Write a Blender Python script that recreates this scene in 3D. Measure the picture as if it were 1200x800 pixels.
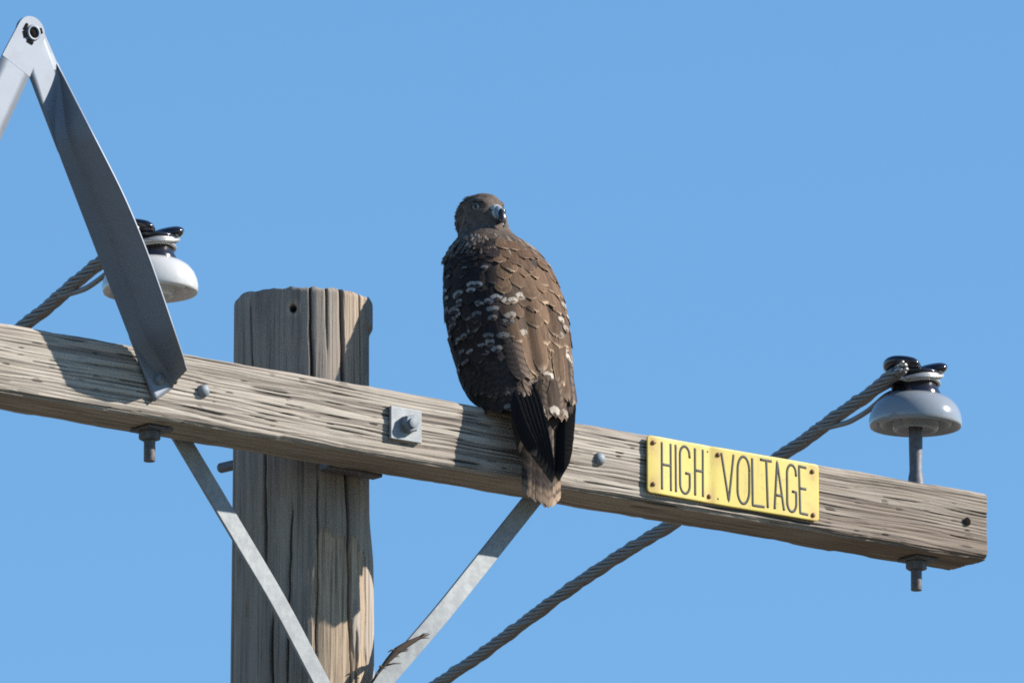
import bpy, math, random
import numpy as np
from mathutils import Vector, Matrix

random.seed(7)
rng = np.random.default_rng(11)
sc = bpy.context.scene
for o in list(bpy.data.objects):
    bpy.data.objects.remove(o)

# ------------------------------------------------------------------ camera, sky, sun, exposure
# world axes: X runs along the crossarm, Y horizontally across it (away from the viewer's side), Z up.
# ARM is the centre of the crossarm's front face, 7.75 m above the ground.
ARM = Vector((0.0, 0.0, 7.75))
cam_d = bpy.data.cameras.new('camera')
cam = bpy.data.objects.new('camera', cam_d)
sc.collection.objects.link(cam)
sc.camera = cam
cam_d.sensor_width = 36.0
cam_d.lens = 729.345 * 28.0 / 1200.0 * 36.0
cam_d.clip_start = 0.5
cam_d.clip_end = 20000.0
cF = Vector((0.6030971, 0.7657214, 0.2234827))
cR = Vector((0.7855907, -0.6187466, 0.0))
cU = Vector((-0.1382792, -0.1755660, 0.9747079))
cpos = Vector((-16.767989, -21.570866, -6.126359)) + ARM
m = Matrix((cR, cU, -cF)).transposed().to_4x4()
m.translation = cpos
cam.matrix_world = m

SUN = Vector((1.4, -1.0, 1.0)).normalized()          # towards the sun
SUN_EL = math.asin(SUN.z)
SUN_AZ = math.atan2(SUN.x, SUN.y)
world = bpy.data.worlds.new('World')
sc.world = world
world.use_nodes = True
wn = world.node_tree
sky = wn.nodes.new('ShaderNodeTexSky')
sky.sky_type = 'NISHITA'
sky.sun_disc = False
sky.sun_elevation = SUN_EL
sky.sun_rotation = SUN_AZ
sky.altitude = 2000.0
sky.air_density = 1.4
sky.dust_density = 0.0
sky.ozone_density = 8.5
wb = wn.nodes.new('ShaderNodeVectorMath'); wb.operation = 'MULTIPLY'
wb.inputs[1].default_value = (0.985, 1.055, 1.0)          # camera white balance
wn.links.new(sky.outputs[0], wb.inputs[0])
wn.links.new(wb.outputs[0], wn.nodes['Background'].inputs[0])
wn.nodes['Background'].inputs[1].default_value = 0.093

sd = bpy.data.lights.new('sun', 'SUN')
sd.energy = 5.0
sd.angle = math.radians(0.53)
sd.color = (1.0, 0.94, 0.86)
sun = bpy.data.objects.new('sun', sd)
sc.collection.objects.link(sun)
sun.rotation_euler = (-SUN).to_track_quat('-Z', 'Y').to_euler()
sun.location = (20, -14, 30)

sc.view_settings.view_transform = 'Standard'
sc.view_settings.look = 'None'
sc.view_settings.exposure = 0.8
sc.view_settings.gamma = 1.0
sc.view_settings.use_curve_mapping = False
sc.render.film_transparent = False
sc.cycles.max_bounces = 6
sc.cycles.filter_width = 1.8
sc.cycles.use_denoising = False

# ------------------------------------------------------------------ helpers
def link(o):
    sc.collection.objects.link(o)
    return o

def thing(name, label, cat, base, group=None):
    o = link(bpy.data.objects.new(name, None))
    o.empty_display_size = 0.05
    o.location = Vector(base) + ARM
    o['label'] = label
    o['category'] = cat
    o['org'] = [float(c) for c in base]
    if group:
        o['group'] = group
    return o

def mesh(name, verts, faces, mat, smooth=True, uv=None, attrs=None):
    me = bpy.data.meshes.new(name)
    me.from_pydata([tuple(map(float, v)) for v in verts], [], [tuple(f) for f in faces])
    if smooth:
        me.polygons.foreach_set('use_smooth', [True] * len(me.polygons))
    if uv is not None:
        l = me.uv_layers.new(name='UVMap')
        li = np.zeros(len(me.loops), dtype=np.int32)
        me.loops.foreach_get('vertex_index', li)
        l.data.foreach_set('uv', np.asarray(uv, dtype=np.float32)[li].ravel())
    for k, a in (attrs or {}).items():
        at = me.attributes.new(k, 'FLOAT', 'POINT')
        at.data.foreach_set('value', np.asarray(a, dtype=np.float32))
    if mat:
        me.materials.append(mat)
    me.update()
    return me

def part(name, geo, mat, parent, smooth=True, sub=False, uv=None, attrs=None, bevel=0.0):
    """geo in arm coordinates; parent a thing or (sub=True) a part"""
    v, f = geo
    root = parent.parent if sub else parent
    org = np.array(root['org'])
    me = mesh(name, np.asarray(v, float) - org, f, mat, smooth, uv, attrs)
    o = link(bpy.data.objects.new(name, me))
    o.parent = parent
    if bevel:
        b = o.modifiers.new('bevel', 'BEVEL'); b.width = bevel; b.segments = 2; b.limit_method = 'ANGLE'
    return o

def join(geos):
    V, F, n = [], [], 0
    for v, f in geos:
        V.extend([tuple(x) for x in v]); F.extend([tuple(i + n for i in q) for q in f]); n += len(v)
    return np.array(V), F

def frame(t, hint=(0, 0, 1)):
    t = np.asarray(t, float); t = t / np.linalg.norm(t)
    h = np.asarray(hint, float)
    if abs(t @ h) > 0.97 * np.linalg.norm(h):
        h = np.array([1.0, 0.3, 0.1])
    u = np.cross(h, t); u /= np.linalg.norm(u)
    return t, u, np.cross(t, u)

def tube(path, rad, n=10, cap=True):
    P = np.asarray(path, float); k = len(P)
    R = np.broadcast_to(np.asarray(rad, float), (k,)) if np.ndim(rad) < 2 else rad
    T = np.gradient(P, axis=0)
    V, F = [], []
    t, u, w = frame(T[0])
    for i in range(k):
        t = T[i] / (np.linalg.norm(T[i]) + 1e-12)
        u = u - (u @ t) * t; u /= np.linalg.norm(u); w = np.cross(t, u)
        for j in range(n):
            a = 2 * math.pi * j / n
            V.append(P[i] + R[i] * (math.cos(a) * u + math.sin(a) * w))
    for i in range(k - 1):
        for j in range(n):
            a, b = i * n + j, i * n + (j + 1) % n
            F.append((a, b, b + n, a + n))
    if cap:
        F.append(tuple(range(n))[::-1]); F.append(tuple((k - 1) * n + j for j in range(n)))
    return np.array(V), F

def lathe(profile, c, axis=(0, 0, 1), n=48, hint=(1, 0, 0), squash=None):
    """profile: list of (radius, height along axis)"""
    t, u, w = frame(axis, hint)
    V, F = [], []
    for r, h in profile:
        for j in range(n):
            a = 2 * math.pi * j / n
            V.append(np.asarray(c) + t * h + max(r, 1e-5) * (math.cos(a) * u + math.sin(a) * w))
    k = len(profile)
    for i in range(k - 1):
        for j in range(n):
            a, b = i * n + j, i * n + (j + 1) % n
            F.append((a, b, b + n, a + n))
    return np.array(V), F

def box(c, s, rot=None):
    x, y, z = np.asarray(s, float) / 2
    v = np.array([(-x, -y, -z), (x, -y, -z), (x, y, -z), (-x, y, -z), (-x, -y, z), (x, -y, z), (x, y, z), (-x, y, z)])
    if rot is not None:
        v = v @ np.asarray(rot).T
    return v + np.asarray(c, float), [(0, 3, 2, 1), (4, 5, 6, 7), (0, 1, 5, 4), (1, 2, 6, 5), (2, 3, 7, 6), (3, 0, 4, 7)]

def _h(i, j, k, s):
    n = (i * 73856093) ^ (j * 19349663) ^ (k * 83492791) ^ (s * 2654435761 % 2147483647)
    n = (n ^ (n >> 13)) * 1274126177 & 0x7fffffff
    n = (n ^ (n >> 15)) * 2246822519 & 0x7fffffff
    return ((n ^ (n >> 16)) & 0xfffff) / 1048575.0

def vn(x, y, z, s=1):
    """value noise, 0..1"""
    x, y, z = np.broadcast_arrays(np.asarray(x, float), np.asarray(y, float), np.asarray(z, float))
    i, j, k = np.floor(x).astype(np.int64), np.floor(y).astype(np.int64), np.floor(z).astype(np.int64)
    fx, fy, fz = x - i, y - j, z - k
    fx, fy, fz = fx * fx * (3 - 2 * fx), fy * fy * (3 - 2 * fy), fz * fz * (3 - 2 * fz)
    def g(a, b, c):
        return _h(i + a, j + b, k + c, s)
    a = g(0,0,0) * (1 - fx) + g(1,0,0) * fx
    b = g(0,1,0) * (1 - fx) + g(1,1,0) * fx
    c = g(0,0,1) * (1 - fx) + g(1,0,1) * fx
    d = g(0,1,1) * (1 - fx) + g(1,1,1) * fx
    return (a * (1 - fy) + b * fy) * (1 - fz) + (c * (1 - fy) + d * fy) * fz

def sstep(a, b, x):
    t = np.clip((np.asarray(x, float) - a) / (b - a), 0, 1)
    return t * t * (3 - 2 * t)

# ------------------------------------------------------------------ materials
class NT:
    def __init__(s, name):
        s.m = bpy.data.materials.new(name); s.m.use_nodes = True
        s.t = s.m.node_tree; s.b = s.t.nodes['Principled BSDF']
    def n(s, typ, **kw):
        x = s.t.nodes.new(typ)
        for k, v in kw.items():
            if k.startswith('i_'):
                x.inputs[k[2:].replace('_', ' ')].default_value = v
            else:
                setattr(x, k, v)
        return x
    def l(s, a, b):
        s.t.links.new(a, b)
    def math(s, op, a, b=None, c=None, clamp=False):
        x = s.t.nodes.new('ShaderNodeMath'); x.operation = op; x.use_clamp = clamp
        for i, v in enumerate((a, b, c)):
            if v is None: continue
            if isinstance(v, (int, float)): x.inputs[i].default_value = v
            else: s.l(v, x.inputs[i])
        return x.outputs[0]
    def mix(s, f, a, b, mode='MIX'):
        x = s.t.nodes.new('ShaderNodeMix'); x.data_type = 'RGBA'; x.blend_type = mode
        for i, v in ((0, f), (6, a), (7, b)):
            if isinstance(v, (int, float)): x.inputs[i].default_value = v
            elif isinstance(v, tuple): x.inputs[i].default_value = (*v, 1)
            else: s.l(v, x.inputs[i])
        return x.outputs[2]
    def ss(s, x, a, b):
        r = s.n('ShaderNodeMapRange', interpolation_type='SMOOTHSTEP')
        s.l(x, r.inputs[0]); r.inputs[1].default_value = a; r.inputs[2].default_value = b
        return r.outputs[0]
    def noise(s, scale, vec=None, detail=4, rough=0.6, mul=None):
        x = s.n('ShaderNodeTexNoise'); x.inputs['Scale'].default_value = scale
        x.inputs['Detail'].default_value = detail; x.inputs['Roughness'].default_value = rough
        if vec is None:
            vec = s.n('ShaderNodeTexCoord').outputs['Object']
        if mul:
            mp = s.n('ShaderNodeMapping'); mp.inputs['Scale'].default_value = mul
            s.l(vec, mp.inputs[0]); vec = mp.outputs[0]
        s.l(vec, x.inputs['Vector'])
        return x.outputs['Fac']
    def bump(s, h, strength, dist):
        x = s.n('ShaderNodeBump'); x.inputs['Strength'].default_value = strength; x.inputs['Distance'].default_value = dist
        s.l(h, x.inputs['Height']); s.l(x.outputs[0], s.b.inputs['Normal'])
    def col(s, c):
        if isinstance(c, tuple): s.b.inputs['Base Color'].default_value = (*c, 1)
        else: s.l(c, s.b.inputs['Base Color'])
    def rough(s, r, spec=0.5, metal=0.0):
        if isinstance(r, (int, float)): s.b.inputs['Roughness'].default_value = r
        else: s.l(r, s.b.inputs['Roughness'])
        s.b.inputs['Specular IOR Level'].default_value = spec
        s.b.inputs['Metallic'].default_value = metal

def attr(N, name):
    a = N.n('ShaderNodeAttribute', attribute_name=name)
    return a.outputs['Fac']

def mat_arm():
    N = NT('weathered_crossarm_wood')
    g, t, c = attr(N, 'groove'), attr(N, 'tone'), attr(N, 'check')
    fine = N.noise(1.0, mul=(7, 420, 420), detail=6, rough=0.75)
    base = N.mix(t, (0.235, 0.188, 0.148), (0.48, 0.43, 0.36))
    base = N.mix(N.math('MULTIPLY', N.ss(fine, 0.42, 0.72), 0.40), base, (0.13, 0.11, 0.095))
    base = N.mix(N.math('MULTIPLY', g, 0.75), base, (0.075, 0.060, 0.052))
    base = N.mix(N.math('MULTIPLY', attr(N, 'streak'), 0.60), base, (0.105, 0.083, 0.069))
    base = N.mix(c, base, (0.028, 0.024, 0.022))
    N.col(base); N.rough(0.9, 0.15)
    N.bump(fine, 0.6, 0.0016)
    return N.m

def mat_pole():
    N = NT('weathered_pole_wood')
    g, t, e = attr(N, 'groove'), attr(N, 'tone'), attr(N, 'bare')
    fine = N.noise(1.0, mul=(190, 190, 5), detail=6, rough=0.75)
    blot = N.noise(9.0, mul=(1, 1, 0.35), detail=5)
    base = N.mix(t, (0.20, 0.170, 0.145), (0.42, 0.36, 0.295))
    base = N.mix(N.math('MULTIPLY', N.ss(blot, 0.45, 0.7), 0.45), base, (0.12, 0.098, 0.083))
    tan = N.mix(N.ss(fine, 0.35, 0.7), (0.47, 0.37, 0.265), (0.28, 0.20, 0.13))
    base = N.mix(e, base, tan)
    base = N.mix(N.math('MULTIPLY', N.ss(fine, 0.48, 0.66), 0.6), base, (0.095, 0.080, 0.070))
    warm = N.noise(5.0, mul=(1, 1, 0.3), detail=5, rough=0.7)
    base = N.mix(N.math('MULTIPLY', N.ss(warm, 0.5, 0.68), 0.5), base, (0.27, 0.20, 0.14))
    base = N.mix(g, base, (0.022, 0.019, 0.018))
    N.col(base); N.rough(0.92, 0.12)
    N.bump(fine, 0.7, 0.0022)
    return N.m

def mat_endgrain():
    N = NT('end_grain_wood')
    f = N.noise(140, detail=5)
    N.col(N.mix(f, (0.10, 0.085, 0.07), (0.30, 0.25, 0.20))); N.rough(0.95, 0.1); N.bump(f, 0.6, 0.002)
    return N.m

def mat_galv(name, a, b, rough=0.5, metal=0.55, scale=55):
    N = NT(name)
    f = N.noise(scale, detail=5, rough=0.7)
    h = N.noise(scale * 6, detail=3)
    c = N.mix(N.ss(f, 0.35, 0.68), a, b)
    c = N.mix(N.math('MULTIPLY', N.ss(N.noise(scale * .35, detail=6, rough=0.75), 0.58, 0.72), 0.35), c, (0.17, 0.14, 0.11))
    N.col(c); N.rough(rough, 0.5, metal); N.bump(h, 0.12, 0.001)
    return N.m

def mat_simple(name, c, rough, spec=0.5, metal=0.0, var=0.25, scale=60, bump=0.1):
    N = NT(name)
    f = N.noise(scale, detail=5, rough=0.7)
    N.col(N.mix(N.math('MULTIPLY', N.ss(f, 0.4, 0.72), var * 2), c, tuple(x * 0.45 for x in c)))
    N.rough(rough, spec, metal)
    if bump: N.bump(N.noise(scale * 5), bump, 0.001)
    return N.m

def mat_porcelain(name, c):
    N = NT(name)
    f = N.noise(18, detail=6, rough=0.7)
    N.col(N.mix(N.math('MULTIPLY', N.ss(f, 0.5, 0.75), 0.4), c, tuple(x * 0.62 for x in c)))
    N.rough(0.16, 0.5)
    N.b.inputs['Coat Weight'].default_value = 0.4
    N.b.inputs['Coat Roughness'].default_value = 0.06
    return N.m

def mat_sign():
    N = NT('yellow_enamel')
    f = N.noise(14, detail=6, rough=0.7)
    f2 = N.noise(90, detail=4)
    c = N.mix(N.math('MULTIPLY', N.ss(f, 0.45, 0.75), 0.45), (0.55, 0.435, 0.070), (0.43, 0.335, 0.09))
    c = N.mix(N.math('MULTIPLY', N.ss(f2, 0.56, 0.72), 0.45), c, (0.34, 0.25, 0.08))
    st = N.noise(1.0, mul=(60, 60, 7), detail=5, rough=.7)
    c = N.mix(N.math('MULTIPLY', N.ss(st, 0.52, 0.72), 0.40), c, (0.36, 0.29, 0.13))
    rust = attr(N, 'rust')
    c = N.mix(N.math('MULTIPLY', rust, N.math('ADD', N.math('MULTIPLY', f2, 0.9), 0.1)), c, (0.36, 0.19, 0.04))
    N.col(c); N.rough(0.42, 0.4); N.bump(f, 0.1, 0.002)
    return N.m

M = {}
M['arm'] = mat_arm(); M['pole'] = mat_pole(); M['end'] = mat_endgrain()
M['galv'] = mat_galv('galvanised_steel', (0.22, 0.235, 0.245), (0.30, 0.32, 0.325), 0.62, 0.2)
M['bolt'] = mat_galv('dull_zinc', (0.15, 0.17, 0.19), (0.22, 0.245, 0.27), 0.65, 0.2, 120)
M['dark_bolt'] = mat_galv('dark_rusted_steel', (0.09, 0.085, 0.09), (0.16, 0.15, 0.15), 0.6, 0.3, 120)
M['pin'] = mat_galv('dull_dark_zinc', (0.085, 0.09, 0.105), (0.14, 0.145, 0.16), 0.6, 0.3, 90)
M['guard'] = mat_simple('grey_guard_metal', (0.20, 0.225, 0.26), 0.55, 0.4, 0.35, 0.08, 30, 0.04)
M['wire'] = mat_simple('weathered_aluminium', (0.20, 0.19, 0.185), 0.55, 0.4, 0.35, 0.3, 160, 0.2)
M['tie'] = mat_simple('aluminium_tie_wire', (0.42, 0.41, 0.39), 0.4, 0.5, 0.6, 0.2, 200, 0.1)
M['white_porc'] = mat_porcelain('white_porcelain', (0.50, 0.50, 0.485))
M['grey_porc'] = mat_porcelain('grey_porcelain', (0.23, 0.255, 0.28))
M['black_glaze'] = mat_porcelain('dark_brown_glaze', (0.012, 0.009, 0.012))
M['sign'] = mat_sign()
M['ink'] = mat_simple('black_sign_paint', (0.045, 0.045, 0.04), 0.6, 0.3, 0, 0.2, 90, 0)
M['rust'] = mat_simple('rusty_nail', (0.27, 0.16, 0.085), 0.75, 0.3, 0.2, 0.3, 300, 0.3)
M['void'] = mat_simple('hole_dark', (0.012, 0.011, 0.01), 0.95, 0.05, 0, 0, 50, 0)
M['twig'] = mat_simple('dry_twig_bark', (0.065, 0.050, 0.040), 0.9, 0.1, 0, 0.3, 250, 0.4)
M['ring_wood'] = mat_simple('pale_knot_wood', (0.36, 0.30, 0.24), 0.9, 0.1, 0, 0.3, 200, 0.3)

# ------------------------------------------------------------------ ground
def build_ground():
    N = NT('dry_grassland')
    a = N.noise(0.02, detail=8, rough=0.7); b = N.noise(1.5, detail=6)
    c = N.mix(N.ss(a, 0.4, 0.62), (0.155, 0.138, 0.112), (0.105, 0.100, 0.078))
    c = N.mix(N.math('MULTIPLY', N.ss(b, 0.45, 0.7), 0.6), c, (0.18, 0.16, 0.13))
    N.col(c); N.rough(0.95, 0.1); N.bump(b, 0.6, 0.05)
    S, k = 9000.0, 60
    t = np.linspace(-1, 1, k); g = np.sign(t) * np.abs(t) ** 3 * S
    V = [(x, y, 0.0 if math.hypot(x, y) < 60 else 1.5 * (vn(x / 90, y / 90, 0, 3) - 0.5) * min(1, (math.hypot(x, y) - 60) / 100)) for y in g for x in g]
    F = [(j * k + i, j * k + i + 1, (j + 1) * k + i + 1, (j + 1) * k + i) for j in range(k - 1) for i in range(k - 1)]
    o = link(bpy.data.objects.new('ground', mesh('ground', V, F, N.m)))
    o['kind'] = 'structure'
    o['label'] = 'dry tan grassland far below the pole'
build_ground()

# ------------------------------------------------------------------ pole
PC = np.array([-0.0098, 0.252]); PR = 0.1128; PTOP = 0.247
TOCAM = np.array([-0.6188, -0.7856]); RIGHT = np.array([0.7856, -0.6188])

def build_pole():
    t = thing('utility_pole', 'weathered round wooden utility pole with split top behind the crossarm', 'pole', (PC[0], PC[1], -ARM.z))
    na = 560
    zs = np.concatenate([np.linspace(PTOP, -1.0, 420), np.linspace(-1.05, -ARM.z - 0.3, 60)])
    al = np.linspace(-math.pi, math.pi, na, endpoint=False)       # 0 faces the photographer
    A, Z = np.meshgrid(al, zs)
    taper = PR + 0.0085 * np.clip(PTOP - Z, 0, 8) * 0.55
    deg = np.degrees(A)
    ca, sa = np.cos(A) * 4, np.sin(A) * 4
    # fibres and dents
    disp = 0.0035 * (vn(ca * .8 + 9, sa * .8, Z * 1.3, 2) - 0.5)
    fib = vn(ca * 12, sa * 12, Z * 5, 3) * .6 + vn(ca * 26, sa * 26, Z * 9, 4) * .4
    disp += 0.0010 * (fib - 0.5)
    groove = sstep(0.72, 0.80, vn(ca * 19 + 3, sa * 19, Z * 3.2, 5)) * 0.3
    disp -= 0.0008 * groove
    # long checks: (angle at top, angle at bottom, z top, z bottom, width deg, depth)
    checks = [(6, 9, .30, -.05, 1.4, .008), (33, 37, .30, -.02, 1.9, .012), (36, 50, .05, -.62, 1.3, .012), (50, 62, -.3, -1.2, 1.4, .012),
              (-24, -27, -.28, -1.4, 1.1, .012), (-49, -46, .24, .02, 1.2, .007), (20, 20, .30, .12, 1.0, .008), (-33, -30, .02, -.25, 1.0, .008),
              (56, 57, .3, .05, 1.3, .008), (90, 95, .3, -.8, 1.6, .010), (150, 146, .3, -2, 2.0, .014), (-120, -118, .2, -3, 2, .015), (-75, -78, .1, -1.5, 1.5, .01), (13, 11, -.05, -.9, .8, .006), (-8, -12, -.1, -.5, .8, .006)]
    for a0, a1, z0, z1, w, dep in checks:
        tt = np.clip((z0 - Z) / (z0 - z1), 0, 1)
        wob = 1.5 * (vn(Z * 9, a0, 0, 6) - .5) + .8 * (vn(Z * 40, a0, 1, 7) - .5)
        d = (deg - (a0 + (a1 - a0) * tt + wob)) / (w * (0.6 + .8 * vn(Z * 14, a1, 2, 8)))
        fade = sstep(0, .04, z0 - Z) * sstep(0, .1, Z - z1) if z0 < .28 else sstep(0, .1, Z - z1)
        k = np.exp(-d * d * 1.6) * fade
        disp -= dep * k
        groove = np.maximum(groove, k * min(1, dep / .007))
    # flaking outer layer: bare tan wood where it has come away
    fl = vn(deg / 17 + 3, Z * 3.0, 0, 9) * .55 + vn(deg / 6, Z * 7, 1, 10) * .3 + vn(deg / 2, Z * 22, 2, 12) * .15
    region = sstep(2, 16, deg) * sstep(78, 60, deg) * sstep(-.12, -.2, Z)
    bare = sstep(.47, .50, fl * .55 + region * .34)
    bare = np.maximum(bare, sstep(.56, .59, fl * .8 + .2 * sstep(35, 42, deg) * sstep(0.0, .05, Z) * sstep(75, 60, deg)) * .55)
    bare *= 1 - .9 * sstep(.26, .28, Z)
    disp -= 0.0028 * bare
    # scraped notches in the right rim
    disp -= .010 * sstep(63, 68, deg) * sstep(86, 76, deg) * sstep(.135, .145, Z + .01 * vn(deg, 0, 0, 1)) * 0
    notch = sstep(60, 66, deg) * sstep(110, 100, deg) * sstep(.205, .19, Z) * sstep(-.2, -.1, Z)
    disp -= .006 * notch
    # rounded, chewed rim
    rim = np.clip((PTOP - Z) / .007, 0, 1)
    disp -= .003 * (1 - rim) ** 2
    # knot hole near the top
    kd = np.sqrt(((deg + 8) / 3.4) ** 2 + ((Z - (PTOP - .036)) / .0075) ** 2)
    disp -= .012 * sstep(1.0, .55, kd)
    groove = np.maximum(groove, sstep(1.0, .7, kd))
    ring = sstep(2.2, 1.7, kd) * (1 - sstep(1.1, .8, kd))
    tone = np.clip(.15 + .85 * vn(deg / 14, Z * 1.6, 0, 13) * .6 + .4 * vn(deg / 3, Z * 3.5, 1, 14) - .12, 0, 1)
    tone = np.clip(tone + .45 * ring + .25 * sstep(5, 40, deg) * sstep(0, .05, Z), 0, 1)
    bare = np.maximum(bare, .5 * ring)
    # below the arm the left face is stained dark brown in a long streak
    R = taper + disp
    X = PC[0] + R * (np.cos(A) * TOCAM[0] + np.sin(A) * RIGHT[0])
    Y = PC[1] + R * (np.cos(A) * TOCAM[1] + np.sin(A) * RIGHT[1])
    Zt = Z + np.where(Z > PTOP - 1e-6, .003 * (vn(deg / 5, 0, 0, 15) - .5) + .004 * (vn(deg / 20, 0, 3, 16) - .5), 0)
    V = np.stack([X, Y, Zt], -1).reshape(-1, 3)
    nz = len(zs)
    F = []
    for i in range(nz - 1):
        r0 = i * na
        for j in range(na):
            k2 = (j + 1) % na
            F.append((r0 + j, r0 + na + j, r0 + na + k2, r0 + k2))
    part('trunk', (V, F), M['pole'], t, attrs={'groove': groove.ravel(), 'tone': tone.ravel(), 'bare': bare.ravel()})
    # cut top
    top = V[:na]
    V2 = [tuple(v) for v in top * np.array([1, 1, 1]) - np.array([0, 0, .001])]
    inner = [(PC[0] + (v[0] - PC[0]) * .6, PC[1] + (v[1] - PC[1]) * .6, v[2] + .002) for v in top]
    V2 += inner + [(PC[0], PC[1], PTOP + .002)]
    F2 = [(j, (j + 1) % na, na + (j + 1) % na, na + j) for j in range(na)] + [(na + j, na + (j + 1) % na, 2 * na) for j in range(na)]
    part('cut_top', (np.array(V2), F2), M['end'], t)
    return t
build_pole()

# ------------------------------------------------------------------ crossarm
ZT, ZB, DEP, LEN = 0.0553, -0.0589, 0.1085, 1.219

def build_arm():
    t = thing('crossarm', 'weathered square wooden crossarm bolted across the pole top, deep grain', 'crossarm', (0, DEP / 2, ZB))
    nx = 1300
    xs = np.linspace(-LEN, LEN, nx)
    ch = .006
    seg = []
    def line(p, q, n):
        n = int(n * 1.25)
        for i in range(n):
            seg.append((p[0] + (q[0] - p[0]) * i / n, p[1] + (q[1] - p[1]) * i / n))
    line((0, ZB + ch), (0, ZT - ch), 84); line((0, ZT - ch), (ch, ZT), 7)
    line((ch, ZT), (DEP - ch, ZT), 26); line((DEP - ch, ZT), (DEP, ZT - ch), 4)
    line((DEP, ZT - ch), (DEP, ZB + ch), 26); line((DEP, ZB + ch), (DEP - ch, ZB), 4)
    line((DEP - ch, ZB), (ch, ZB), 34); line((ch, ZB), (0, ZB + ch), 7)
    seg = np.array(seg); npn = len(seg)
    nn = np.roll(seg, -1, 0) - np.roll(seg, 1, 0)
    nrm = np.stack([-nn[:, 1], nn[:, 0]], -1); nrm /= np.linalg.norm(nrm, axis=1)[:, None]
    X, K = np.meshgrid(xs, np.arange(npn), indexing='ij')
    Y = seg[K, 0]; Z = seg[K, 1]
    # solid-wood growth rings about a pith that wanders outside the timber
    yc = .115 + .035 * (vn(X * 1.1, 0, 0, 21) - .5) + .01 * (vn(X * 5, 0, 0, 22) - .5)
    zc = -.115 + .055 * (vn(X * .9 + 5, 0, 0, 23) - .5) + .016 * (vn(X * 4.5, 0, 0, 24) - .5) - .02 * X
    r = np.hypot(Y - yc, Z - zc)
    warp = .0042 * (vn(X * 2.6, Y * 20, Z * 22, 25) - .5) + .0022 * (vn(X * 11, Y * 60, Z * 60, 26) - .5)
    ph = (r + warp) / .0046
    ri = np.floor(ph); fr = ph - ri
    amp = vn(ri * 3.7, X * .9, 0, 27) * .65 + vn(ri * 5.1, X * 3.0, 3, 28) * .45
    amp = np.clip((amp - .22) * 1.7, 0, 1.1)
    prof = np.exp(-((fr - .5) / (.085 + .09 * vn(ri * 2.3, X * 2, 1, 61))) ** 2)
    groove = prof * amp
    fib = vn(X * 16, Y * 420, Z * 420, 29)
    chk = sstep(.76, .86, vn(X * 7.5, Y * 190, Z * 190, 30)) * sstep(.42, .62, vn(X * 2.2, Y * 18, Z * 18, 31))
    chk2 = sstep(.84, .92, vn(X * 34, Y * 260, Z * 260, 33)) * .9
    check = np.clip(np.maximum(chk, chk2) * (.35 + prof), 0, 1)
    streak = sstep(.54, .66, vn(X * 2.0, (Y + warp) * 330, (Z + warp * 2) * 330, 51) * .5 + vn(X * 5, Y * 520, (Z + warp * 2) * 520, 52) * .5)
    disp = -.0014 * groove - .0010 * (fib - .5) - .0008 * streak - .0014 * check
    disp += .0016 * (vn(X * 5, Y * 22, Z * 22, 34) - .5) + .0012 * (vn(X * 18, Y * 120, Z * 120, 35) - .5)
    # broken, splintery arrises
    edge = np.exp(-np.minimum(np.minimum(np.hypot(Y, Z - ZB), np.hypot(Y, Z - ZT)), np.hypot(Y - DEP, Z - ZB)) / .006)
    disp -= edge * .0045 * sstep(.5, .75, vn(X * 14, (Z > 0) * 9.0, 0, 36)) + edge * .002 * vn(X * 60, (Z > 0) * 5.0, 0, 37)
    # bolt hole near the right end
    hd = np.hypot(X - 1.1754, Z - .0003)
    NY, NZ = nrm[K, 0], nrm[K, 1]
    tone = np.clip(.62 * vn(X * 1.7, Y * 9, Z * 16, 38) + .5 * vn(X * 7, Y * 40, Z * 90, 39) - .02, 0, 1)
    tone = np.clip(tone + .12 - .42 * sstep(.35, 1.0, X), 0, 1)
    sag = .004 * (vn(X * .8, 0, 0, 40) - .5)
    V = np.stack([X, Y + NY * disp, Z + NZ * disp + sag], -1).reshape(-1, 3)
    F = []
    for i in range(nx - 1):
        a = i * npn
        for j in range(npn):
            k2 = (j + 1) % npn
            F.append((a + j, a + k2, a + npn + k2, a + npn + j))
    at = {'streak': streak.ravel(), 'groove': groove.ravel(), 'tone': tone.ravel(), 'check': check.ravel()}
    part('timber', (V, F), M['arm'], t, attrs=at)
    for i in (0, nx - 1):
        ringv = V[i * npn:(i + 1) * npn]
        c = ringv.mean(0)
        vv = np.vstack([ringv, (ringv - c) * .7 + c, c[None]])
        ff = [(j, (j + 1) % npn, npn + (j + 1) % npn, npn + j) for j in range(npn)] + [(npn + j, npn + (j + 1) % npn, 2 * npn) for j in range(npn)]
        if i: ff = [f[::-1] for f in ff]
        part('end_grain', (vv, ff), M['end'], t)
    # drilled hole: black disc on the face, painted for the shade inside
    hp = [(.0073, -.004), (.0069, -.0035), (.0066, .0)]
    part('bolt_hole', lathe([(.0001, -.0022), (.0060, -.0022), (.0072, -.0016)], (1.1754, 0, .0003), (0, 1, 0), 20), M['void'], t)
    # carriage bolts of the braces
    for x in (-.4046, .4012):
        prof = [(.0001, .0075), (.004, .0072), (.0075, .0058), (.0098, .0035), (.0107, .001), (.0107, -.003)]
        part('carriage_bolt', lathe([(r_, -h) for r_, h in prof], (x, -.001, -.0005), (0, 1, 0), 24), M['bolt'], t)
    # through bolt: square washer, hexagonal head, long tail behind the pole
    w = part('square_washer', box((0, -.0045, 0), (.063, .006, .054)), M['galv'], t, smooth=False, bevel=.0012)
    ang = np.array([math.cos(math.radians(14)), math.sin(math.radians(14))])
    hexr = lambda r_, y: [(r_ * math.cos(math.radians(14 + 60 * k)), y, r_ * math.sin(math.radians(14 + 60 * k))) for k in range(6)]
    hv = np.array(hexr(.0155, -.007) + hexr(.0155, -.0185) + hexr(.0130, -.0205))
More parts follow.
